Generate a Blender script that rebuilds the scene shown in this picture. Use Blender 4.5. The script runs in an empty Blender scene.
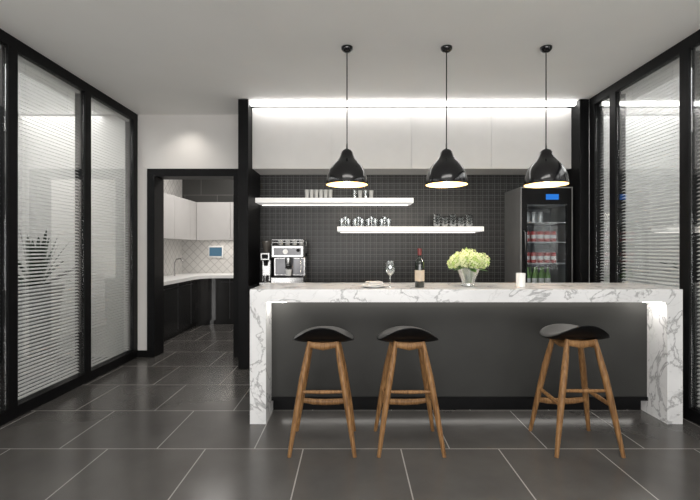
import bpy, bmesh, math, random
from mathutils import Vector, Matrix
random.seed(4)
S=bpy.context.scene
S.view_settings.view_transform='Standard'
H=1.3; CZ=2.92; LX=-2.58; RX=2.56

# ---------------------------------------------------------------- materials
def new_mat(name):
    m=bpy.data.materials.new(name); m.use_nodes=True
    nt=m.node_tree; b=nt.nodes['Principled BSDF']; return m,nt,b
def M(name,col,rough=0.5,metal=0.0,var=0.06,nscale=6.0,bump=0.0,emit=None,estr=0.0,coat=0.0,spec=None):
    m,nt,b=new_mat(name); N=nt.nodes; L=nt.links
    tc=N.new('ShaderNodeTexCoord'); no=N.new('ShaderNodeTexNoise'); no.inputs['Scale'].default_value=nscale
    no.inputs['Detail'].default_value=4
    L.new(tc.outputs['Object'],no.inputs['Vector'])
    r=N.new('ShaderNodeValToRGB'); r.color_ramp.elements[0].position=0.3; r.color_ramp.elements[1].position=0.7
    r.color_ramp.elements[0].color=[c*(1-var) for c in col]+[1]
    r.color_ramp.elements[1].color=[min(1,c*(1+var)) for c in col]+[1]
    L.new(no.outputs['Fac'],r.inputs['Fac']); L.new(r.outputs['Color'],b.inputs['Base Color'])
    b.inputs['Roughness'].default_value=rough; b.inputs['Metallic'].default_value=metal
    b.inputs['Coat Weight'].default_value=coat
    if spec is not None: b.inputs['Specular IOR Level'].default_value=spec
    if bump:
        bp=N.new('ShaderNodeBump'); bp.inputs['Strength'].default_value=bump; bp.inputs['Distance'].default_value=0.01
        L.new(no.outputs['Fac'],bp.inputs['Height']); L.new(bp.outputs['Normal'],b.inputs['Normal'])
    if emit:
        b.inputs['Emission Color'].default_value=list(emit)+[1]; b.inputs['Emission Strength'].default_value=estr
    return m
def glassy(name,tint=(1,1,1),refl=0.08,rough=0.02,gcol=(1,1,1),k=0.45):
    m=bpy.data.materials.new(name); m.use_nodes=True; nt=m.node_tree; N=nt.nodes; L=nt.links
    N.clear(); o=N.new('ShaderNodeOutputMaterial'); t=N.new('ShaderNodeBsdfTransparent'); g=N.new('ShaderNodeBsdfGlossy')
    mx=N.new('ShaderNodeMixShader'); lw=N.new('ShaderNodeLayerWeight'); lw.inputs['Blend'].default_value=0.35
    ma=N.new('ShaderNodeMath'); ma.operation='MULTIPLY_ADD'; ma.inputs[1].default_value=k; ma.inputs[2].default_value=refl
    t.inputs[0].default_value=list(tint)+[1]; g.inputs[0].default_value=list(gcol)+[1]; g.inputs['Roughness'].default_value=rough
    L.new(lw.outputs['Fresnel'],ma.inputs[0]); ma.use_clamp=True
    L.new(ma.outputs[0],mx.inputs[0]); L.new(t.outputs[0],mx.inputs[1]); L.new(g.outputs[0],mx.inputs[2]); L.new(mx.outputs[0],o.inputs[0])
    return m
def emis(name,col,s):
    m=bpy.data.materials.new(name); m.use_nodes=True; nt=m.node_tree; N=nt.nodes; N.clear()
    o=N.new('ShaderNodeOutputMaterial'); e=N.new('ShaderNodeEmission'); e.inputs[0].default_value=list(col)+[1]; e.inputs[1].default_value=s
    nt.links.new(e.outputs[0],o.inputs[0]); return m
def brick_mat(name,c1,c2,mort,bw,rh,ms,offs=(0,0,0),off=0.5,rough=0.3,plane='XY',noise=0.0,bump=0.2,rot=0.0,roughvar=0.0,spec=0.5,nsc=3.5,ndet=8,nrough=0.65):
    m,nt,b=new_mat(name); N=nt.nodes; L=nt.links
    tc=N.new('ShaderNodeTexCoord'); sx=N.new('ShaderNodeSeparateXYZ'); cx=N.new('ShaderNodeCombineXYZ')
    L.new(tc.outputs['Object'],sx.inputs[0])
    a,bb={'XY':('X','Y'),'XZ':('X','Z'),'YZ':('Y','Z')}[plane]
    L.new(sx.outputs[a],cx.inputs['X']); L.new(sx.outputs[bb],cx.inputs['Y'])
    mp=N.new('ShaderNodeMapping'); mp.inputs['Location'].default_value=offs; mp.inputs['Rotation'].default_value=(0,0,rot)
    L.new(cx.outputs[0],mp.inputs[0])
    br=N.new('ShaderNodeTexBrick'); L.new(mp.outputs[0],br.inputs['Vector'])
    br.offset=off; br.inputs['Scale'].default_value=1; br.inputs['Brick Width'].default_value=bw; br.inputs['Row Height'].default_value=rh
    br.inputs['Mortar Size'].default_value=ms; br.inputs['Mortar Smooth'].default_value=0.1
    br.inputs['Color1'].default_value=list(c1)+[1]; br.inputs['Color2'].default_value=list(c2)+[1]; br.inputs['Mortar'].default_value=list(mort)+[1]
    out=br.outputs['Color']
    no=N.new('ShaderNodeTexNoise'); no.inputs['Scale'].default_value=nsc; no.inputs['Detail'].default_value=ndet; no.inputs['Roughness'].default_value=nrough
    L.new(tc.outputs['Object'],no.inputs['Vector'])
    if noise:
        mr=N.new('ShaderNodeMapRange'); mr.inputs['To Min'].default_value=1-noise; mr.inputs['To Max'].default_value=1+noise
        mr.inputs['From Min'].default_value=0.25; mr.inputs['From Max'].default_value=0.75
        L.new(no.outputs['Fac'],mr.inputs['Value'])
        vm=N.new('ShaderNodeVectorMath'); vm.operation='SCALE'; L.new(out,vm.inputs[0]); L.new(mr.outputs[0],vm.inputs['Scale']); out=vm.outputs[0]
    L.new(out,b.inputs['Base Color'])
    mr2=N.new('ShaderNodeMapRange'); mr2.inputs['From Min'].default_value=0.3; mr2.inputs['From Max'].default_value=0.7
    mr2.inputs['To Min'].default_value=rough-roughvar; mr2.inputs['To Max'].default_value=rough+roughvar
    L.new(no.outputs['Fac'],mr2.inputs['Value']); L.new(mr2.outputs[0],b.inputs['Roughness'])
    b.inputs['Specular IOR Level'].default_value=spec
    bp=N.new('ShaderNodeBump'); bp.inputs['Strength'].default_value=bump; bp.inputs['Distance'].default_value=0.003; bp.invert=True
    L.new(br.outputs['Fac'],bp.inputs['Height']); L.new(bp.outputs['Normal'],b.inputs['Normal'])
    return m
def marble_mat():
    m,nt,b=new_mat('white_marble'); N=nt.nodes; L=nt.links
    tc=N.new('ShaderNodeTexCoord')
    mp=N.new('ShaderNodeMapping'); mp.inputs['Rotation'].default_value=(0.4,0.7,0.5); mp.inputs['Scale'].default_value=(1,1.5,1.2)
    L.new(tc.outputs['Object'],mp.inputs[0])
    def vein(sc,dist,w,seed):
        n=N.new('ShaderNodeTexNoise'); n.noise_dimensions='4D'; n.inputs['W'].default_value=seed
        n.inputs['Scale'].default_value=sc; n.inputs['Detail'].default_value=7; n.inputs['Distortion'].default_value=dist
        n.inputs['Roughness'].default_value=0.55
        L.new(mp.outputs[0],n.inputs['Vector'])
        s=N.new('ShaderNodeMath'); s.operation='SUBTRACT'; s.inputs[1].default_value=0.5; L.new(n.outputs['Fac'],s.inputs[0])
        a=N.new('ShaderNodeMath'); a.operation='ABSOLUTE'; L.new(s.outputs[0],a.inputs[0])
        r=N.new('ShaderNodeMapRange'); r.inputs['From Min'].default_value=0; r.inputs['From Max'].default_value=w; r.inputs['To Min'].default_value=1; r.inputs['To Max'].default_value=0
        L.new(a.outputs[0],r.inputs['Value']); return r.outputs[0]
    v1=vein(1.7,1.4,0.018,1.0); v2=vein(4.0,0.8,0.016,5.0); v3=vein(1.2,0.8,0.12,1.0)
    def mixc(fac,a,bcol,mul):
        mm=N.new('ShaderNodeMath'); mm.operation='MULTIPLY'; mm.inputs[1].default_value=mul; L.new(fac,mm.inputs[0])
        x=N.new('ShaderNodeMixRGB'); L.new(mm.outputs[0],x.inputs[0])
        if isinstance(a,tuple): x.inputs[1].default_value=a
        else: L.new(a,x.inputs[1])
        x.inputs[2].default_value=bcol; return x.outputs[0]
    c=mixc(v3,(0.80,0.80,0.80,1),(0.5,0.5,0.5,1),0.25)
    c=mixc(v2,c,(0.35,0.35,0.35,1),0.22)
    c=mixc(v1,c,(0.18,0.18,0.185,1),0.66)
    L.new(c,b.inputs['Base Color']); b.inputs['Roughness'].default_value=0.18
    return m
def wood_mat():
    m,nt,b=new_mat('teak_wood'); N=nt.nodes; L=nt.links
    tc=N.new('ShaderNodeTexCoord'); mp=N.new('ShaderNodeMapping'); mp.inputs['Scale'].default_value=(14,14,1.3)
    L.new(tc.outputs['Object'],mp.inputs[0])
    n=N.new('ShaderNodeTexNoise'); n.inputs['Scale'].default_value=6; n.inputs['Detail'].default_value=6; n.inputs['Distortion'].default_value=0.6
    L.new(mp.outputs[0],n.inputs['Vector'])
    r=N.new('ShaderNodeValToRGB'); r.color_ramp.elements[0].position=0.3; r.color_ramp.elements[1].position=0.72
    r.color_ramp.elements[0].color=(0.12,0.054,0.018,1); r.color_ramp.elements[1].color=(0.34,0.185,0.075,1)
    L.new(n.outputs['Fac'],r.inputs[0]); L.new(r.outputs[0],b.inputs['Base Color']); b.inputs['Roughness'].default_value=0.45
    b.inputs['Specular IOR Level'].default_value=0.3
    return m

m_wall=M('white_paint',(0.68,0.66,0.64),0.7,var=0.02,nscale=2,bump=0.03)
m_ceil=M('ceiling_paint',(0.86,0.85,0.83),0.8,var=0.015,nscale=2,bump=0.02)
m_black=M('black_powdercoat',(0.004,0.004,0.0045),0.5,var=0.2,nscale=20,spec=0.15)
m_floor=brick_mat('stone_tile_floor',(0.074,0.070,0.066),(0.082,0.078,0.074),(0.30,0.29,0.275),0.635,0.635,0.004,
    offs=(0.3175+12.7,-2.70+6.35,0),rough=0.22,noise=0.16,roughvar=0.04,bump=0.3,spec=0.55,nsc=2.2,ndet=5,nrough=0.55)
m_marble=marble_mat(); m_wood=wood_mat()
m_panel=M('charcoal_lacquer',(0.036,0.036,0.034),0.5,var=0.05,spec=0.3)
m_cab=M('white_cabinet_lacquer',(0.62,0.61,0.60),0.4,var=0.02)
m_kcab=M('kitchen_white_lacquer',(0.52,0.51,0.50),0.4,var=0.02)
m_shelf=M('white_shelf_lacquer',(0.85,0.85,0.84),0.4,var=0.02)
m_lshelf=M('white_shelf_added_glow',(0.85,0.85,0.84),0.4,var=0.02,emit=(1,0.97,0.93),estr=0.32)  # emission added to brighten the board fronts; the boards are no lamps
m_leather=M('black_leather',(0.0035,0.0035,0.004),0.36,var=0.2,nscale=60,bump=0.06,spec=0.18)
m_chrome=M('brushed_steel',(0.42,0.42,0.42),0.24,1.0,var=0.08,nscale=15)
m_steeldk=M('dark_steel',(0.12,0.12,0.125),0.3,1.0,var=0.1,nscale=10)
m_slat=M('blind_slat_aluminium',(0.62,0.615,0.60),0.5,var=0.03)
m_pane=glassy('window_glass',(0.93,0.94,0.94),0.035,0.01,k=0.22)
m_glass=glassy('drinking_glass',(0.90,0.92,0.92),0.16,0.05)
m_whitecer=M('white_ceramic',(0.8,0.8,0.79),0.2,var=0.02)
m_led=emis('led_strip_white',(1.0,0.98,0.95),10)
m_led2=emis('led_strip_counter',(1.0,0.96,0.9),2.5)
m_outer=M('corridor_paint',(0.55,0.55,0.54),0.8,var=0.02)

# mosaic tile: fine plaid grid
def plaid():
    m,nt,b=new_mat('dark_plaid_mosaic'); N=nt.nodes; L=nt.links
    tc=N.new('ShaderNodeTexCoord'); sx=N.new('ShaderNodeSeparateXYZ'); cx=N.new('ShaderNodeCombineXYZ'); L.new(tc.outputs['Object'],sx.inputs[0])
    L.new(sx.outputs['X'],cx.inputs['X']); L.new(sx.outputs['Z'],cx.inputs['Y'])
    def br(w,ms,mort,dx):
        mp=N.new('ShaderNodeMapping'); mp.inputs['Location'].default_value=(dx+10,dx+10,0); L.new(cx.outputs[0],mp.inputs[0])
        t=N.new('ShaderNodeTexBrick'); t.offset=0; t.inputs['Scale'].default_value=1; t.inputs['Brick Width'].default_value=w; t.inputs['Row Height'].default_value=w
        t.inputs['Mortar Size'].default_value=ms; t.inputs['Mortar Smooth'].default_value=0.3
        t.inputs['Color1'].default_value=(0.0,0,0,1); t.inputs['Color2'].default_value=(0.0,0,0,1); t.inputs['Mortar'].default_value=(mort,mort,mort,1)
        L.new(mp.outputs[0],t.inputs['Vector']); return t
    a=br(0.072,0.0045,0.055,0); c=br(0.072,0.004,0.03,0.024)
    ad=N.new('ShaderNodeMixRGB'); ad.blend_type='ADD'; ad.inputs[0].default_value=1; L.new(a.outputs[0],ad.inputs[1]); L.new(c.outputs[0],ad.inputs[2])
    ad2=N.new('ShaderNodeMixRGB'); ad2.blend_type='ADD'; ad2.inputs[0].default_value=1; L.new(ad.outputs[0],ad2.inputs[1]); ad2.inputs[2].default_value=(0.009,0.009,0.009,1)
    L.new(ad2.outputs[0],b.inputs['Base Color']); b.inputs['Roughness'].default_value=0.35; b.inputs['Specular IOR Level'].default_value=0.35
    return m
m_tile=plaid()
m_ktile=brick_mat('kitchen_dark_tile',(0.035,0.035,0.033),(0.042,0.042,0.04),(0.13,0.13,0.125),0.6,0.3,0.005,plane='XZ',offs=(10,10,0),rough=0.35)
m_kspl=brick_mat('kitchen_diamond_tile',(0.66,0.65,0.63),(0.62,0.61,0.59),(0.44,0.43,0.42),0.11,0.11,0.006,plane='XZ',offs=(10,10,0),off=0,rough=0.3,rot=math.radians(45))
m_kspl_l=brick_mat('kitchen_diamond_tile_side',(0.66,0.65,0.63),(0.62,0.61,0.59),(0.44,0.43,0.42),0.11,0.11,0.006,plane='YZ',offs=(10,10,0),off=0,rough=0.3,rot=math.radians(45))
m_kdark=M('kitchen_black_gloss',(0.022,0.022,0.022),0.15,var=0.1)

# ---------------------------------------------------------------- helpers
def link(o,parent=None):
    S.collection.objects.link(o)
    if parent: o.parent=parent
    return o
def group(name,loc=(0,0,0),rz=0.0):
    e=bpy.data.objects.new(name,None); e.location=loc; e.rotation_euler=(0,0,rz); e.empty_display_size=0.05
    S.collection.objects.link(e); return e
def mk(name,bm,mats,parent=None,smooth=False,loc=None,bevel=0,angle=40):
    me=bpy.data.meshes.new(name); bm.normal_update(); bm.to_mesh(me); bm.free()
    if not isinstance(mats,(list,tuple)): mats=[mats]
    for m in mats: me.materials.append(m)
    if smooth:
        for p in me.polygons: p.use_smooth=True
        try: me.set_sharp_from_angle(angle=math.radians(angle))
        except Exception: pass
    o=bpy.data.objects.new(name,me); link(o,parent)
    if loc: o.location=loc
    if bevel:
        b=o.modifiers.new('bevel','BEVEL'); b.width=bevel; b.segments=2; b.limit_method='ANGLE'
    return o
def abox(bm,x0,x1,y0,y1,z0,z1,mi=0,mat=None):
    vs=[bm.verts.new(p) for p in [(x0,y0,z0),(x1,y0,z0),(x1,y1,z0),(x0,y1,z0),(x0,y0,z1),(x1,y0,z1),(x1,y1,z1),(x0,y1,z1)]]
    if mat is not None:
        for v in vs: v.co=mat@v.co
    for f in [(0,3,2,1),(4,5,6,7),(0,1,5,4),(1,2,6,5),(2,3,7,6),(3,0,4,7)]:
        fc=bm.faces.new([vs[i] for i in f]); fc.material_index=mi
def box(name,x0,x1,y0,y1,z0,z1,mat,parent=None,bevel=0):
    bm=bmesh.new(); abox(bm,x0,x1,y0,y1,z0,z1); return mk(name,bm,mat,parent,bevel=bevel)
def alathe(bm,prof,c=(0,0,0),seg=32,mi=0,capb=False,capt=False):
    rings=[]
    for r,z in prof:
        rings.append([bm.verts.new((c[0]+r*math.cos(2*math.pi*i/seg),c[1]+r*math.sin(2*math.pi*i/seg),c[2]+z)) for i in range(seg)])
    for a,b in zip(rings,rings[1:]):
        for i in range(seg):
            f=bm.faces.new([a[i],a[(i+1)%seg],b[(i+1)%seg],b[i]]); f.material_index=mi
    if capb: bm.faces.new(rings[0][::-1]).material_index=mi
    if capt: bm.faces.new(rings[-1]).material_index=mi
def lathe(name,prof,mat,parent=None,c=(0,0,0),seg=32,capb=False,capt=False,angle=40):
    bm=bmesh.new(); alathe(bm,prof,c,seg,0,capb,capt); return mk(name,bm,mat,parent,smooth=True,angle=angle)
def atube(bm,pts,rad,seg=10,mi=0,flat=1.0):
    pts=[Vector(p) for p in pts]
    if not isinstance(rad,(list,tuple)): rad=[rad]*len(pts)
    rings=[]
    for i,p in enumerate(pts):
        t=(pts[min(i+1,len(pts)-1)]-pts[max(i-1,0)]).normalized()
        up=Vector((0,0,1)) if abs(t.z)<0.8 else Vector((0,1,0))
        u=t.cross(up).normalized(); v=t.cross(u).normalized()
        rings.append([bm.verts.new(p+u*rad[i]*math.cos(2*math.pi*k/seg)+v*rad[i]*flat*math.sin(2*math.pi*k/seg)) for k in range(seg)])
    for a,b in zip(rings,rings[1:]):
        for k in range(seg):
            f=bm.faces.new([a[k],a[(k+1)%seg],b[(k+1)%seg],b[k]]); f.material_index=mi
    bm.faces.new(rings[0][::-1]).material_index=mi; bm.faces.new(rings[-1]).material_index=mi
def tube(name,pts,rad,mat,parent=None,seg=10,flat=1.0):
    bm=bmesh.new(); atube(bm,pts,rad,seg,0,flat); bmesh.ops.recalc_face_normals(bm,faces=bm.faces)
    return mk(name,bm,mat,parent,smooth=True,angle=50)
def area(name,loc,rot,sx,sy,power,col=(1,1,1)):
    l=bpy.data.lights.new(name,'AREA'); l.shape='RECTANGLE'; l.size=sx; l.size_y=sy; l.energy=power; l.color=col
    o=bpy.data.objects.new(name,l); o.location=loc; o.rotation_euler=[math.radians(a) for a in rot]; S.collection.objects.link(o); return o

# ---------------------------------------------------------------- shell
YB=-3.0
box('floor',-4.5,4.5,YB-0.1,7.9,-0.1,0,m_floor)
box('ceiling',-4.5,4.5,YB-0.1,7.9,CZ,CZ+0.1,m_ceil)
DX0,DX1,DZ=-2.46,-1.33,2.265
bm=bmesh.new()
abox(bm,-4.5,DX0,5.0,5.2,0,CZ); abox(bm,DX0,DX1,5.0,5.2,DZ,CZ); abox(bm,DX1,-1.234,5.0,5.2,0,CZ)
mk('wall_back_left',bm,m_wall)
box('wall_back_alcove',-1.23,2.6,5.055,5.2,0,CZ,m_tile)
box('wall_back_right',2.605,4.5,5.0,5.2,0,CZ,m_outer)
box('wall_corridor_left',-4.5,-4.4,YB,5.0,0,CZ,m_outer)
box('wall_corridor_right',4.4,4.5,YB,5.0,0,CZ,m_outer)
box('wall_rear',-4.5,4.5,YB-0.1,YB,0,CZ,m_outer)
bm=bmesh.new()
abox(bm,DX0+0.002,DX0+0.092,4.975,5.22,0,DZ-0.002); abox(bm,DX1-0.092,DX1-0.002,4.975,5.22,0,DZ-0.002); abox(bm,DX0+0.092,DX1-0.092,4.975,5.22,DZ-0.092,DZ-0.002)
mk('door_1',bm,m_black)
box('baseboard_back_left',LX+0.0,DX0-0.002,4.985,5.0,0,0.08,m_black)
box('trim_1',-1.23,-1.12,4.48,5.05,0,CZ-0.002,m_black,bevel=0.003)
box('trim_2',2.46,2.56,4.48,5.05,0,CZ-0.002,m_black,bevel=0.003)

def side_wall(side,x,posts,yend):
    o=1 if side=='right' else -1
    bm=bmesh.new()
    def bx(a,b,*r):
        abox(bm,min(a,b),max(a,b),*r)
    for y in posts: bx(x,x+o*0.10,y-0.045,y+0.045,0.09,CZ-0.09)
    bx(x,x+o*0.10,YB,yend,0,0.09); bx(x,x+o*0.10,YB,yend,CZ-0.09,CZ-0.002)
    mk('wall_'+side,bm,m_black)
    bmp=bmesh.new()
    for i,(a,b) in enumerate(zip(posts,posts[1:])):
        abox(bmp,x+o*0.02-0.003,x+o*0.02+0.003,a+0.046,b-0.046,0.091,CZ-0.091)
    mk('window_1' if side=='left' else 'window_2',bmp,m_pane)
    for i,(a,b) in enumerate(zip(posts,posts[1:])):
        bm=bmesh.new(); z=0.115; w=0.0125; th=math.radians(33)
        xc=x+o*0.065
        while z<CZ-0.12:
            dx=w*math.cos(th)*o; dz=w*math.sin(th)
            v=[bm.verts.new(p) for p in [(xc-dx,a+0.05,z-dz),(xc-dx,b-0.05,z-dz),(xc,b-0.05,z+0.0015),(xc,a+0.05,z+0.0015),(xc+dx,a+0.05,z+dz),(xc+dx,b-0.05,z+dz)]]
            bm.faces.new([v[0],v[1],v[2],v[3]]); bm.faces.new([v[3],v[2],v[5],v[4]])
            z+=0.030
        abox(bm,xc-0.014,xc+0.014,a+0.05,b-0.05,CZ-0.118,CZ-0.094)
        for yy in (a+0.2,b-0.2): abox(bm,xc-0.001,xc+0.001,yy-0.001,yy+0.001,0.1,CZ-0.1)
        mk('venetian_blind',bm,m_slat,smooth=False)
side_wall('left',LX,[-2.25,-1.35,-0.45,0.45,1.35,2.26,3.16,4.06,4.95],4.998)
side_wall('right',RX,[-2.2,-1.3,-0.4,0.5,1.4,2.3,3.2,4.08,4.43],4.478)

m_pot=M('grey_planter',(0.30,0.30,0.295),0.6,var=0.08)
m_leaf=M('leaf_green',(0.02,0.04,0.02),0.45,var=0.3)
m_soil=M('soil',(0.03,0.022,0.015),0.9,var=0.3,nscale=40,bump=0.3)
def plant(loc,n=34,ln=0.55,seed=1):
    rnd=random.Random(seed); g=group('potted_agave',loc)
    lathe('planter',[(0.17,0),(0.18,0.02),(0.235,0.85),(0.255,0.87),(0.255,0.92),(0.235,0.92),(0.225,0.87)],m_pot,g,seg=32,capb=True)
    lathe('soil',[(0.227,0.86),(0.001,0.87)],m_soil,g,seg=24)
    bm=bmesh.new()
    for i in range(n):
        a=i*2.4; el=rnd.uniform(0.45,1.4); L_=ln*rnd.uniform(0.75,1.05); w=0.028
        pv=None
        for k in range(9):
            t=k/8; r=0.03+L_*t*math.cos(el); z=0.87+L_*1.2*(t*math.sin(el)-0.35*t*t*math.cos(el))
            ww=w*(0.6+1.2*t)*(1-t)**0.6 if t<1 else 0.0005
            c=Vector((r*math.cos(a),r*math.sin(a),z)); s=Vector((-math.sin(a),math.cos(a),0))
            cur=[bm.verts.new(c-s*ww+Vector((0,0,ww*0.5))),bm.verts.new(c),bm.verts.new(c+s*ww+Vector((0,0,ww*0.5)))]
            if pv:
                bm.faces.new([pv[0],pv[1],cur[1],cur[0]]); bm.faces.new([pv[1],pv[2],cur[2],cur[1]])
            pv=cur
    mk('leaves',bm,m_leaf,g,smooth=True,angle=180)
plant((-3.32,4.35,0),seed=1,ln=0.62); plant((3.42,3.85,0),seed=5,ln=0.66)

# ---------------------------------------------------------------- back kitchen room
box('wall_kitchen_left',-3.3,-3.15,5.2,7.8,0,CZ,m_kspl_l)
box('wall_kitchen_right',-0.95,-0.85,5.2,7.8,0,CZ,m_wall)
bm=bmesh.new(); abox(bm,-3.15,-0.95,7.7,7.8,0,1.47,0); abox(bm,-3.15,-0.95,7.7,7.8,1.47,CZ,1)
mk('wall_kitchen_back',bm,[m_kspl,m_ktile])
def Lpoly(inset,x0=-3.145,y1=7.695,fx=-2.57,fy=7.10,r=0.32,ye=5.23,xe=-0.96):
    fx-=inset; fy+=inset
    pts=[(x0,ye),(fx,ye)]
    cx,cy=fx+r,fy-r
    for k in range(9):
        a=math.pi-(math.pi/2)*k/8
        pts.append((cx+r*math.cos(a),cy+r*math.sin(a)))
    pts+=[(xe,fy),(xe,y1),(x0,y1)]
    return pts
def extr(bm,pts,z0,z1,mi=0):
    a=[bm.verts.new((p[0],p[1],z0)) for p in pts]; b=[bm.verts.new((p[0],p[1],z1)) for p in pts]
    n=len(pts)
    for i in range(n): bm.faces.new([a[i],a[(i+1)%n],b[(i+1)%n],b[i]]).material_index=mi
    bm.faces.new(a[::-1]).material_index=mi; bm.faces.new(b).material_index=mi
kg=group('kitchen_base_cabinets')
bm=bmesh.new(); extr(bm,Lpoly(0.03),0.08,0.80); extr(bm,Lpoly(0.08),0.0,0.08)
bmesh.ops.recalc_face_normals(bm,faces=bm.faces)
mk('carcass',bm,m_kdark,kg)
bm=bmesh.new(); extr(bm,Lpoly(0.0),0.80,0.85); bmesh.ops.recalc_face_normals(bm,faces=bm.faces); mk('countertop',bm,m_shelf,kg)
bm=bmesh.new()
for y in (5.7,6.2,6.7): abox(bm,-2.601,-2.597,y-0.004,y+0.004,0.1,0.78)
for x in (-2.1,-1.6): abox(bm,x-0.004,x+0.004,7.127,7.131,0.1,0.78)
abox(bm,-2.6,-2.594,5.25,6.75,0.73,0.735); abox(bm,-2.25,-1.0,7.124,7.13,0.73,0.735)
mk('door_gaps',bm,m_steeldk,kg)
kw=group('kitchen_wall_cabinets')
def cabrow(name,par,axis,a,b,f0,f1,z0,z1,n,mat,gap=0.003):
    bm=bmesh.new(); w=(b-a)/n
    for i in range(n):
        p,q=a+i*w+gap,a+(i+1)*w-gap
        if axis=='x': abox(bm,p,q,f0,f0+0.02,z0,z1)
        else: abox(bm,f0-0.02,f0,p,q,z0,z1)
    mk(name+'_doors',bm,mat,par)
    if axis=='x': box(name+'_carcass',a,b,f0+0.021,f1,z0+0.003,z1-0.003,mat,par)
    else: box(name+'_carcass',f1,f0-0.021,a,b,z0+0.003,z1-0.003,mat,par)
cabrow('side_run',kw,'y',5.23,7.69,-2.76,-3.147,1.46,2.13,4,m_kcab)
cabrow('rear_run',kw,'x',-2.755,-0.96,7.35,7.697,1.46,2.13,3,m_kcab)
g=group('wall_tablet')
box('bezel',-2.66,-2.38,7.67,7.698,1.14,1.36,m_whitecer,g,bevel=0.01)
box('screen',-2.635,-2.405,7.665,7.67,1.17,1.33,emis('tablet_screen',(0.12,0.24,0.34),0.7),g)
g=group('kitchen_faucet',(-2.95,6.9,0.85))
tube('spout',[(0,0,0.0),(0,0,0.22),(0.03,0,0.28),(0.1,0,0.29),(0.14,0,0.24)],0.012,m_chrome,g)

# ---------------------------------------------------------------- alcove
g=group('upper_cabinets')
cabrow('upper',g,'x',-1.118,2.458,4.65,5.053,2.2,2.88,4,m_cab,gap=0.0015)
g=group('led_cove_light')
box('led_strip',-1.115,2.455,4.55,4.59,CZ-0.04,CZ-0.003,m_led,g)
g=group('back_counter')
box('base',-1.118,1.835,4.50,5.053,0.0,0.86,m_panel,g); box('worktop',-1.118,1.835,4.47,5.053,0.861,0.90,m_black,g)
def shelf(x0,x1,z):
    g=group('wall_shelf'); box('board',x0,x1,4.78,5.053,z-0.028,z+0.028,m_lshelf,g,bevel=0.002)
    box('led_strip',x0+0.03,x1-0.03,5.02,5.04,z-0.036,z-0.0285,emis('shelf_led',(1,0.95,0.88),2.5),g)
shelf(-1.115,0.71,1.862); shelf(-0.17,1.52,1.532)

def tumbler(par,x,y,z,r=0.035,h=0.10,mat=None,nm='tumbler'):
    lathe(nm,[(r*0.8,0.0),(r*0.82,0.003),(r,h),(r-0.003,h),(r*0.76,0.008),(0.001,0.008)],mat or m_glass,par,(x,y,z),20,capb=True)
m_cup=M('frosted_cup',(0.55,0.55,0.54),0.3,var=0.04)
g=group('stacked_cups')
for i in range(6):
    tumbler(g,-0.53+i*0.055,4.88,1.891,0.026,0.105,m_cup,'cup')
g=group('water_glasses')
for i in range(4): tumbler(g,0.03+i*0.065,4.88+0.03*(i%2),1.891,0.028,0.10,m_cup if i%2 else m_glass)
g=group('drinking_glasses')
for i in range(8):
    tumbler(g,-0.12+i*0.078,4.84,1.561,0.033,0.09)
    if i%2==0: tumbler(g,-0.08+i*0.078,4.95,1.561,0.033,0.12)
def wine(par,x,y,z,s=1.0,nm='wine_glass'):
    lathe(nm,[(0.034*s,0),(0.034*s,0.002*s),(0.006*s,0.008*s),(0.004*s,0.02*s),(0.004*s,0.085*s),(0.012*s,0.095*s),(0.034*s,0.12*s),(0.041*s,0.15*s),(0.037*s,0.185*s),(0.031*s,0.21*s),(0.0295*s,0.21*s),(0.035*s,0.185*s),(0.039*s,0.15*s),(0.032*s,0.123*s),(0.01*s,0.1*s),(0.001,0.098*s)],m_glass,par,(x,y,z),24,capb=True)
g=group('glass_bowls')
m_bowl=glassy('bowl_glass',(0.9,0.92,0.92),0.3,0.08)
for i in range(5):
    for k in range(3 if i%2 else 4):
        lathe('bowl',[(0.018,0),(0.035,0.012),(0.045,0.04),(0.043,0.04),(0.033,0.015),(0.001,0.006)],m_bowl,g,(0.99+i*0.094,4.84,1.561+k*0.034),20,capb=True)

# ---------------------------------------------------------------- coffee machine
g=group('espresso_machine',(-0.75,4.72,0.901))
box('base',-0.14,0.22,-0.18,0.18,0.02,0.09,m_chrome,g,bevel=0.008)
box('drip_tray',-0.12,0.20,-0.185,-0.02,0.091,0.10,m_black,g)
box('body',-0.14,0.22,0.0,0.18,0.09,0.36,m_chrome,g,bevel=0.008)
box('splash_panel',-0.12,0.20,-0.006,-0.001,0.11,0.29,m_steeldk,g)
box('head',-0.14,0.22,-0.16,0.18,0.30,0.44,m_chrome,g,bevel=0.012)
box('panel',-0.11,0.19,-0.163,-0.161,0.33,0.41,m_steeldk,g)
bm=bmesh.new()
for zz in (0.47,0.50):
    atube(bm,[(-0.13,-0.15,zz),(0.21,-0.15,zz),(0.21,0.17,zz),(-0.13,0.17,zz),(-0.13,-0.15,zz)],0.005,8)
for p in ((-0.13,-0.15),(0.21,-0.15),(0.21,0.17),(-0.13,0.17)): atube(bm,[(p[0],p[1],0.44),(p[0],p[1],0.505)],0.005,8)
mk('cup_rail',bm,m_chrome,g,smooth=True)
lathe('group_head',[(0.032,0.22),(0.036,0.24),(0.036,0.30)],m_chrome,g,(0.04,-0.09,0),24,capb=True)
lathe('portafilter',[(0.012,0.175),(0.028,0.19),(0.034,0.20),(0.034,0.22)],m_chrome,g,(0.04,-0.09,0),24,capb=True)
tube('portafilter_handle',[(0.04,-0.12,0.21),(0.04,-0.20,0.205),(0.04,-0.25,0.20)],[0.009,0.013,0.011],m_black,g)
tube('steam_wand',[(0.18,-0.13,0.30),(0.19,-0.15,0.22),(0.185,-0.17,0.12)],0.006,m_chrome,g)
tube('steam_knob',[(0.16,-0.160,0.385),(0.16,-0.19,0.385)],0.018,m_black,g,16)
tube('pressure_gauge',[(0.02,-0.162,0.37),(0.02,-0.175,0.37)],0.028,m_whitecer,g,20)
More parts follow.
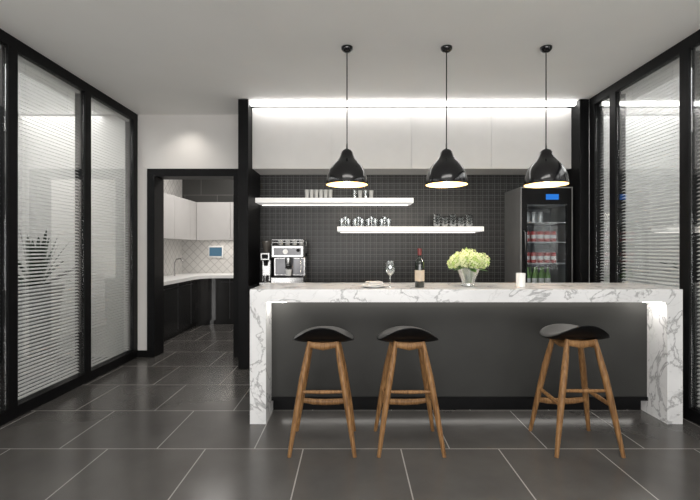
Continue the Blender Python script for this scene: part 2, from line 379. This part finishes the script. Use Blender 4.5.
tumbler(g,0.04,-0.09,0.101,0.036,0.07,m_whitecer,'espresso_cup')
for i in range(4): tumbler(g,-0.07+i*0.08,0.05,0.441,0.03,0.055,m_cup,'warming_cup')
bm=bmesh.new()
for x in (-0.11,0.19):
    for y in (-0.15,0.15): alathe(bm,[(0.018,0),(0.015,0.02)],(x,y,0),16,0,True,True)
mk('feet',bm,m_black,g)
g=group('coffee_grinder',(-0.97,4.72,0.901))
box('base',-0.06,0.06,-0.12,0.10,0,0.03,m_chrome,g,bevel=0.006)
box('body',-0.05,0.05,-0.03,0.09,0.03,0.30,m_chrome,g,bevel=0.01)
box('head',-0.055,0.055,-0.10,0.09,0.27,0.36,m_chrome,g,bevel=0.01)
lathe('hopper',[(0.03,0.36),(0.035,0.38),(0.055,0.47),(0.055,0.49),(0.001,0.495)],M('smoked_hopper',(0.10,0.09,0.08),0.15),g)
tube('spout',[(0,-0.07,0.27),(0,-0.075,0.21)],[0.025,0.014],m_black,g,16)
box('display',-0.035,0.035,-0.103,-0.101,0.29,0.34,m_black,g)
tumbler(g,0,-0.07,0.031,0.03,0.07,m_chrome,'dosing_cup')

# ---------------------------------------------------------------- fridge
g=group('beverage_fridge')
fx0,fx1,fy0,fy1,fz=1.86,2.435,4.58,5.053,1.985
m_fint=M('fridge_interior',(0.07,0.07,0.075),0.4)
m_fst=M('fridge_side_steel',(0.24,0.24,0.24),0.4,0.35)
bm=bmesh.new()
abox(bm,fx0,fx0+0.03,fy0+0.045,fy1,0.0,fz); abox(bm,fx1-0.03,fx1,fy0+0.045,fy1,0.0,fz)
abox(bm,fx0+0.03,fx1-0.03,fy0+0.045,fy1,0.0,0.12); abox(bm,fx0+0.03,fx1-0.03,fy0+0.045,fy1,fz-0.2,fz)
mk('cabinet',bm,m_fst,g)
box('back_liner',fx0+0.03,fx1-0.03,fy1-0.03,fy1,0.12,fz-0.2,m_fint,g)
bm=bmesh.new()
abox(bm,fx0+0.012,fx0+0.075,fy0,fy0+0.04,0.12,fz-0.19); abox(bm,fx1-0.06,fx1-0.012,fy0,fy0+0.04,0.12,fz-0.19)
abox(bm,fx0+0.012,fx1-0.012,fy0,fy0+0.04,fz-0.19,fz-0.012); abox(bm,fx0+0.012,fx1-0.012,fy0,fy0+0.04,0.05,0.12)
mk('door_frame',bm,m_black,g)
bm=bmesh.new()
abox(bm,fx0,fx0+0.0115,fy0-0.002,fy0+0.04,0.05,fz); abox(bm,fx1-0.0115,fx1,fy0-0.002,fy0+0.04,0.05,fz); abox(bm,fx0+0.0115,fx1-0.0115,fy0-0.002,fy0+0.04,fz-0.0115,fz)
mk('door_edge_trim',bm,m_fst,g)
box('door_glass',fx0+0.075,fx1-0.06,fy0+0.015,fy0+0.021,0.12,fz-0.19,glassy('fridge_glass',(0.88,0.90,0.91),0.02,k=0.2),g)
box('display',fx0+0.28,fx0+0.42,fy0-0.003,fy0-0.0005,fz-0.14,fz-0.08,emis('blue_display',(0.03,0.2,0.7),1.0),g)
tube('door_handle',[(fx0+0.04,fy0-0.001,1.0),(fx0+0.04,fy0-0.035,1.02),(fx0+0.04,fy0-0.035,1.48),(fx0+0.04,fy0-0.001,1.5)],0.009,m_steeldk,g)
bm=bmesh.new()
zs=[0.35,0.62,0.88,1.13,1.37,1.59]
for z in zs: abox(bm,fx0+0.035,fx1-0.035,fy0+0.06,fy1-0.035,z,z+0.012)
mk('wire_shelves',bm,M('shelf_grey',(0.35,0.35,0.35),0.4),g)
bm=bmesh.new(); abox(bm,fx0+0.034,fx0+0.042,fy0+0.05,fy0+0.06,0.15,fz-0.22); abox(bm,fx1-0.042,fx1-0.034,fy0+0.05,fy0+0.06,0.15,fz-0.22)
mk('interior_led',bm,emis('fridge_led',(0.9,0.96,1.0),6.5),g)
m_red=M('can_red',(0.36,0.05,0.05),0.3); m_sil=M('can_silver',(0.5,0.5,0.5),0.3,0.8); m_grn=M('bottle_green',(0.12,0.24,0.06),0.12)
can=[(0.022,0),(0.029,0.006),(0.029,0.105),(0.023,0.115),(0.023,0.118)]
bot=[(0.028,0),(0.030,0.005),(0.030,0.10),(0.024,0.125),(0.011,0.15),(0.011,0.19),(0.013,0.192),(0.013,0.2)]
def stock(nm,prof,mat,z,n,x0,off=0):
    bm=bmesh.new()
    for i in range(n):
        for yy in (4.72,4.83): alathe(bm,prof,(x0+i*0.075,yy,z),16,0,True,True)
    mk(nm,bm,mat,g,smooth=True)
stock('cans_red',can,m_red,1.383,5,1.99); stock('cans_red_low',can,m_red,1.143,5,1.99)
stock('cans_silver',can,m_sil,1.603,3,1.99)
stock('bottles_green',bot,m_grn,0.893,4,2.0); stock('bottles_lower',bot,m_grn,0.633,5,1.99); stock('cans_bottom',can,m_sil,0.363,5,1.99)
bm=bmesh.new()
for z in (1.42,1.18):
    for i in range(5): alathe(bm,[(0.0294,0),(0.0294,0.04)],(1.99+i*0.075,4.72,z),16)
mk('can_bands',bm,m_cup,g,smooth=True)
bm=bmesh.new()
for i in range(4): alathe(bm,[(0.0304,0),(0.0304,0.05)],(2.0+i*0.075,4.72,0.92),16)
mk('bottle_bands',bm,m_cup,g,smooth=True)

# ---------------------------------------------------------------- bar
BX0,BX1,BY0,BY1=-0.758,2.455,3.08,3.70
g=group('marble_bar_counter')
bm=bmesh.new()
abox(bm,BX0,BX1,BY0,BY1,0.905,1.0); abox(bm,BX0,BX0+0.12,BY0,BY1,0,0.905); abox(bm,BX1-0.115,BX1,BY0,BY1,0,0.905)
mk('waterfall_slab',bm,m_marble,g)
box('front_panel',BX0+0.121,BX1-0.116,3.29,3.66,0.10,0.88,m_panel,g)
box('toe_kick',BX0+0.121,BX1-0.116,3.36,3.64,0,0.099,m_black,g)
box('toe_led',BX0+0.2,BX1-0.2,3.335,3.355,0.085,0.097,m_led2,g)
box('panel_foot_rail',BX0+0.121,BX1-0.116,3.28,3.289,0.10,0.13,m_black,g)
box('counter_led',BX0+0.14,BX1-0.13,3.235,3.275,0.894,0.904,emis('led_under_top',(1.0,0.95,0.87),6),g)
bm=bmesh.new()
abox(bm,BX0+0.1215,BX0+0.26,3.13,3.20,0.897,0.9045); abox(bm,BX1-0.255,BX1-0.1165,3.13,3.20,0.897,0.9045)
mk('end_downlights',bm,emis('led_end',(1.0,0.96,0.9),22),g)

# ---------------------------------------------------------------- bar stools
def stool(x,y,rz,s=1.0):
    g=group('bar_stool',(x,y,0),rz); g.scale=(s,s,s)
    def leg(nm,sx,sy):
        k=[(0.088*sx,0.085*sy,0.70),(0.105*sx,0.105*sy,0.60),(0.128*sx,0.125*sy,0.48),(0.165*sx,0.155*sy,0.26),(0.205*sx,0.188*sy,0.0)]
        tube(nm,k,[0.014,0.018,0.021,0.019,0.012],m_wood,g,12)
    leg('leg_1',-1,-1); leg('leg_2',1,-1); leg('leg_3',-1,1); leg('leg_4',1,1)
    bm=bmesh.new()
    for sx in (-1,1):
        atube(bm,[(0.158*sx,-0.148,0.30),(0.157*sx,0,0.305),(0.156*sx,0.150,0.31)],[0.010,0.012,0.010],10,flat=1.3)
        atube(bm,[(0.093*sx,-0.10,0.665),(0.088*sx,0,0.655),(0.093*sx,0.10,0.665)],[0.013,0.016,0.013],10,flat=1.4)
    mk('side_rails',bm,m_wood,g,smooth=True)
    tube('rear_rung',[(-0.143,-0.135,0.39),(0,-0.137,0.388),(0.143,-0.135,0.39)],[0.009,0.012,0.009],m_wood,g)
    tube('footrest',[(-0.172,0.162,0.23),(-0.09,0.172,0.215),(0,0.176,0.21),(0.09,0.172,0.215),(0.172,0.162,0.23)],[0.012,0.015,0.016,0.015,0.012],m_wood,g,12,1.4)
    bm=bmesh.new()
    atube(bm,[(-0.088,-0.088,0.68),(0,-0.09,0.668),(0.088,-0.088,0.68)],[0.013,0.017,0.013],10,flat=1.5)
    atube(bm,[(-0.088,0.088,0.68),(0,0.09,0.668),(0.088,0.088,0.68)],[0.013,0.017,0.013],10,flat=1.5)
    mk('seat_bearers',bm,m_wood,g,smooth=True)
    bm=bmesh.new(); NR,NS=10,48; top=[];bot=[]
    def pt(r,a,up):
        ca,sa=math.cos(a),math.sin(a); e=2/2.4
        X=0.205*r*math.copysign(abs(ca)**e,ca); Y=0.172*r*math.copysign(abs(sa)**e,sa)
        zt=0.742-0.9*X*X
        if Y<0: zt+=0.065*(min(1,-Y/0.172)**2)*(1-0.6*(X/0.2)**2)
        else: zt+=0.012*(Y/0.172)**2
        zt+= 0.006
        th=0.052*(1-r**3)+0.012
        if r>0.97: zt-=0.006
        return (X,Y,zt if up else zt-th-(0 if r<0.97 else -0.006))
    ct=bm.verts.new(pt(0,0,True)); cb=bm.verts.new(pt(0,0,False))
    for i in range(1,NR+1):
        r=i/NR
        top.append([bm.verts.new(pt(r,2*math.pi*k/NS,True)) for k in range(NS)])
        bot.append([bm.verts.new(pt(r,2*math.pi*k/NS,False)) for k in range(NS)])
    for k in range(NS):
        k2=(k+1)%NS
        bm.faces.new([ct,top[0][k],top[0][k2]]); bm.faces.new([cb,bot[0][k2],bot[0][k]])
        for i in range(NR-1):
            bm.faces.new([top[i][k],top[i+1][k],top[i+1][k2],top[i][k2]])
            bm.faces.new([bot[i][k],bot[i][k2],bot[i+1][k2],bot[i+1][k]])
        bm.faces.new([top[-1][k],bot[-1][k],bot[-1][k2],top[-1][k2]])
    bmesh.ops.recalc_face_normals(bm,faces=bm.faces)
    o=mk('seat_pad',bm,m_leather,g,smooth=True,angle=180)
    sb=o.modifiers.new('sub','SUBSURF'); sb.levels=1; sb.render_levels=1
stool(-0.188,2.78,0); stool(0.372,2.78,0); stool(1.485,2.78,0,1.02)

# ---------------------------------------------------------------- pendants
m_shade=M('black_enamel',(0.005,0.005,0.006),0.15,var=0.1,coat=0.2)
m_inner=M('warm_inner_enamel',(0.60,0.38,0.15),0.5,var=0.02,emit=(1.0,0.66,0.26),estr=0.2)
m_bulb=emis('warm_bulb',(1.0,0.86,0.55),6)
def pendant(x):
    g=group('pendant_lamp',(x,3.33,1.815))
    prof=[(0.165,0),(0.166,0.012),(0.163,0.04),(0.157,0.075),(0.145,0.11),(0.128,0.14),(0.106,0.168),(0.082,0.192),(0.063,0.215),(0.052,0.24),(0.046,0.262),(0.036,0.276),(0.022,0.285),(0.010,0.29)]
    lathe('shade',prof,m_shade,g,seg=48,angle=60)
    inn=[(0.165,0.0)]+[(max(0.002,r-0.004),z-0.003) for r,z in prof[1:9]]+[(0.001,0.214)]
    lathe('shade_inner',inn,m_inner,g,seg=48,angle=60)
    lathe('bulb',[(0.001,0.012),(0.02,0.017),(0.033,0.035),(0.033,0.06),(0.018,0.10),(0.014,0.14)],m_bulb,g,seg=20)
    tube('stem',[(0,0,0.285),(0,0,0.33)],[0.008,0.006],m_shade,g)
    tube('cord',[(0,0,0.32),(0,0,1.10)],0.0045,m_black,g,8)
    lathe('ceiling_rose',[(0.006,1.060),(0.03,1.068),(0.045,1.085),(0.046,1.103)],m_shade,g,seg=32,capt=True)
    l=bpy.data.lights.new('pendant_glow','POINT'); l.energy=11; l.color=(1,0.90,0.74); l.shadow_soft_size=0.05
    o=bpy.data.objects.new('pendant_glow',l); o.location=(0,0,-0.055); link(o,g)
for x in (-0.04,0.758,1.557): pendant(x)

# ---------------------------------------------------------------- items on the bar (top z=1.0)
g=group('wine_bottle',(0.528,3.24,1.001))
lathe('glass_body',[(0.034,0),(0.037,0.004),(0.037,0.185),(0.033,0.205),(0.018,0.225),(0.0145,0.24),(0.0145,0.285),(0.0165,0.287),(0.0165,0.30),(0.001,0.301)],M('dark_green_glass',(0.008,0.012,0.008),0.06,coat=0.6),g,seg=32,capb=True)
lathe('label',[(0.0374,0.05),(0.0374,0.135)],M('cream_label',(0.55,0.46,0.36),0.6),g,seg=32)
lathe('foil',[(0.0152,0.25),(0.0152,0.286),(0.0171,0.287),(0.0171,0.302),(0.001,0.3025)],M('red_foil',(0.16,0.015,0.015),0.35),g,seg=24)
g=group('wine_glass',(0.30,3.26,1.001)); wine(g,0,0,0,0.98,'bowl_and_stem')
g=group('side_plate',(0.17,3.24,1.001))
lathe('plate',[(0.06,0),(0.065,0.003),(0.105,0.016),(0.105,0.019),(0.065,0.007),(0.001,0.006)],m_whitecer,g,capb=True)
bm=bmesh.new(); R=Matrix.Rotation(0.35,4,'Z'); abox(bm,-0.07,0.07,-0.05,0.05,0.0195,0.032,mat=R); abox(bm,-0.055,0.06,-0.045,0.04,0.0325,0.046,mat=R)
mk('folded_napkin',bm,M('linen',(0.60,0.58,0.55),0.8),g,bevel=0.004)
g=group('ceramic_tumbler',(1.325,3.26,1.001))
lathe('cup',[(0.030,0),(0.034,0.004),(0.036,0.11),(0.033,0.11),(0.031,0.01),(0.001,0.01)],m_whitecer,g,capb=True)

g=group('hydrangea_vase',(0.93,3.32,1.001))
lathe('glass_vase',[(0.05,0),(0.055,0.004),(0.050,0.03),(0.062,0.07),(0.088,0.13),(0.095,0.15),(0.091,0.15),(0.084,0.13),(0.058,0.072),(0.045,0.03),(0.001,0.02)],m_glass,g,capb=True)
lathe('water',[(0.044,0.03),(0.057,0.074),(0.068,0.095),(0.001,0.096)],glassy('water',(0.80,0.88,0.78),0.05),g)
bm=bmesh.new(); rnd=random.Random(3)
for i in range(12):
    a=i*2.4; atube(bm,[(0.02*math.cos(a),0.02*math.sin(a),0.03),(0.045*math.cos(a+.5),0.045*math.sin(a+.5),0.12),(0.08*math.cos(a+.6),0.08*math.sin(a+.6),0.19)],0.003,6)
for i in range(14):
    a=i*0.9+0.3; r=0.10; c=Vector((r*math.cos(a),r*math.sin(a),0.145+0.02*math.sin(i*2))); d=Vector((math.cos(a),math.sin(a),-0.15)); s=Vector((-math.sin(a),math.cos(a),0))
    v=[bm.verts.new(c-d*0.04),bm.verts.new(c+s*0.028+Vector((0,0,0.008))),bm.verts.new(c+d*0.06),bm.verts.new(c-s*0.028+Vector((0,0,0.008)))]; bm.faces.new(v)
mk('stems_and_leaves',bm,M('stem_green',(0.10,0.25,0.04),0.5,var=0.25),g,smooth=True)
bm=bmesh.new()
heads=[(0,0,0.235,0.07),(-0.092,-0.02,0.20,0.062),(0.088,-0.03,0.205,0.066),(0.02,-0.09,0.20,0.062),(-0.05,0.08,0.21,0.066),(0.07,0.08,0.20,0.062),(-0.06,-0.075,0.205,0.056),(0.108,0.03,0.185,0.05),(-0.112,0.03,0.18,0.046)]
for hx,hy,hz,hr in heads:
    n=80
    for i in range(n):
        zc=1-1.75*(i+0.5)/n; rr=math.sqrt(max(0,1-zc*zc)); a=i*2.39996
        nrm=Vector((rr*math.cos(a),rr*math.sin(a),zc)); c=Vector((hx,hy,hz))+nrm*hr*rnd.uniform(0.85,1.08)
        t1=(nrm.cross(Vector((0.3,0.2,1)))+nrm*rnd.uniform(-0.4,0.4)).normalized(); t2=nrm.cross(t1)
        rot=rnd.uniform(0,1.5); ps=0.0135; mi=rnd.choice((0,0,0,1))
        for k in range(4):
            b=rot+k*math.pi/2
            d=t1*math.cos(b)+t2*math.sin(b); s=t1*math.cos(b+1.57)+t2*math.sin(b+1.57)
            v=[bm.verts.new(c-nrm*0.003),bm.verts.new(c+d*ps*0.6+s*ps*0.45),bm.verts.new(c+d*ps*1.1+nrm*0.002),bm.verts.new(c+d*ps*0.6-s*ps*0.45)]
            f=bm.faces.new(v); f.material_index=mi
    nf=len(bm.faces)
    bmesh.ops.create_icosphere(bm,subdivisions=2,radius=hr*0.8,matrix=Matrix.Translation((hx,hy,hz)))
    bm.faces.ensure_lookup_table()
    for f in bm.faces[nf:]: f.material_index=2
mk('hydrangea_heads',bm,[M('petal_cream',(0.76,0.80,0.46),0.6,var=0.1,nscale=30),M('petal_lime',(0.52,0.66,0.22),0.6,var=0.1,nscale=30),M('flower_core_green',(0.30,0.42,0.10),0.8)],g)

# ---------------------------------------------------------------- lights
area('rear_fill',(0,-2.85,1.5),(104,0,0),5.0,2.3,235,(1,0.98,0.96))  # added fill behind the camera to lift the ceiling; no window there
area('ceiling_fill',(0.2,1.0,CZ-0.01),(0,0,0),2.4,0.8,48,(1,0.97,0.93))  # added soft fill at ceiling height, not a real fixture
area('corridor_light_left',(-3.5,2.5,CZ-0.02),(0,0,0),1.0,5.5,88,(1,0.99,0.97))
area('corridor_light_right',(3.5,2.5,CZ-0.02),(0,0,0),1.0,5.5,84,(1,0.99,0.97))
area('kitchen_light',(-1.9,6.3,CZ-0.02),(0,0,0),1.2,1.2,32,(1,0.96,0.92))
area('kitchen_undercabinet_light',(-1.9,7.5,1.45),(0,0,0),1.5,0.05,3.5,(1,0.93,0.85))
l=bpy.data.lights.new('wall_washer','SPOT'); l.energy=15; l.spot_size=math.radians(110); l.spot_blend=1.0; l.color=(1,0.94,0.86); l.shadow_soft_size=0.05
o=bpy.data.objects.new('wall_washer',l); o.location=(-1.95,4.70,CZ-0.02); o.rotation_euler=(math.radians(8),0,0); S.collection.objects.link(o)
w=bpy.data.worlds.new('World'); S.world=w; w.use_nodes=True; w.node_tree.nodes['Background'].inputs[0].default_value=(0.8,0.85,0.9,1); w.node_tree.nodes['Background'].inputs[1].default_value=0.4

# ---------------------------------------------------------------- camera
c=bpy.data.cameras.new('Camera'); c.sensor_width=36; c.lens=415/700*36; c.shift_x=-2/700; c.shift_y=-1/700; c.clip_start=0.05
co=bpy.data.objects.new('Camera',c); co.location=(0,0,H); co.rotation_euler=(math.radians(90),0,0); S.collection.objects.link(co); S.camera=co
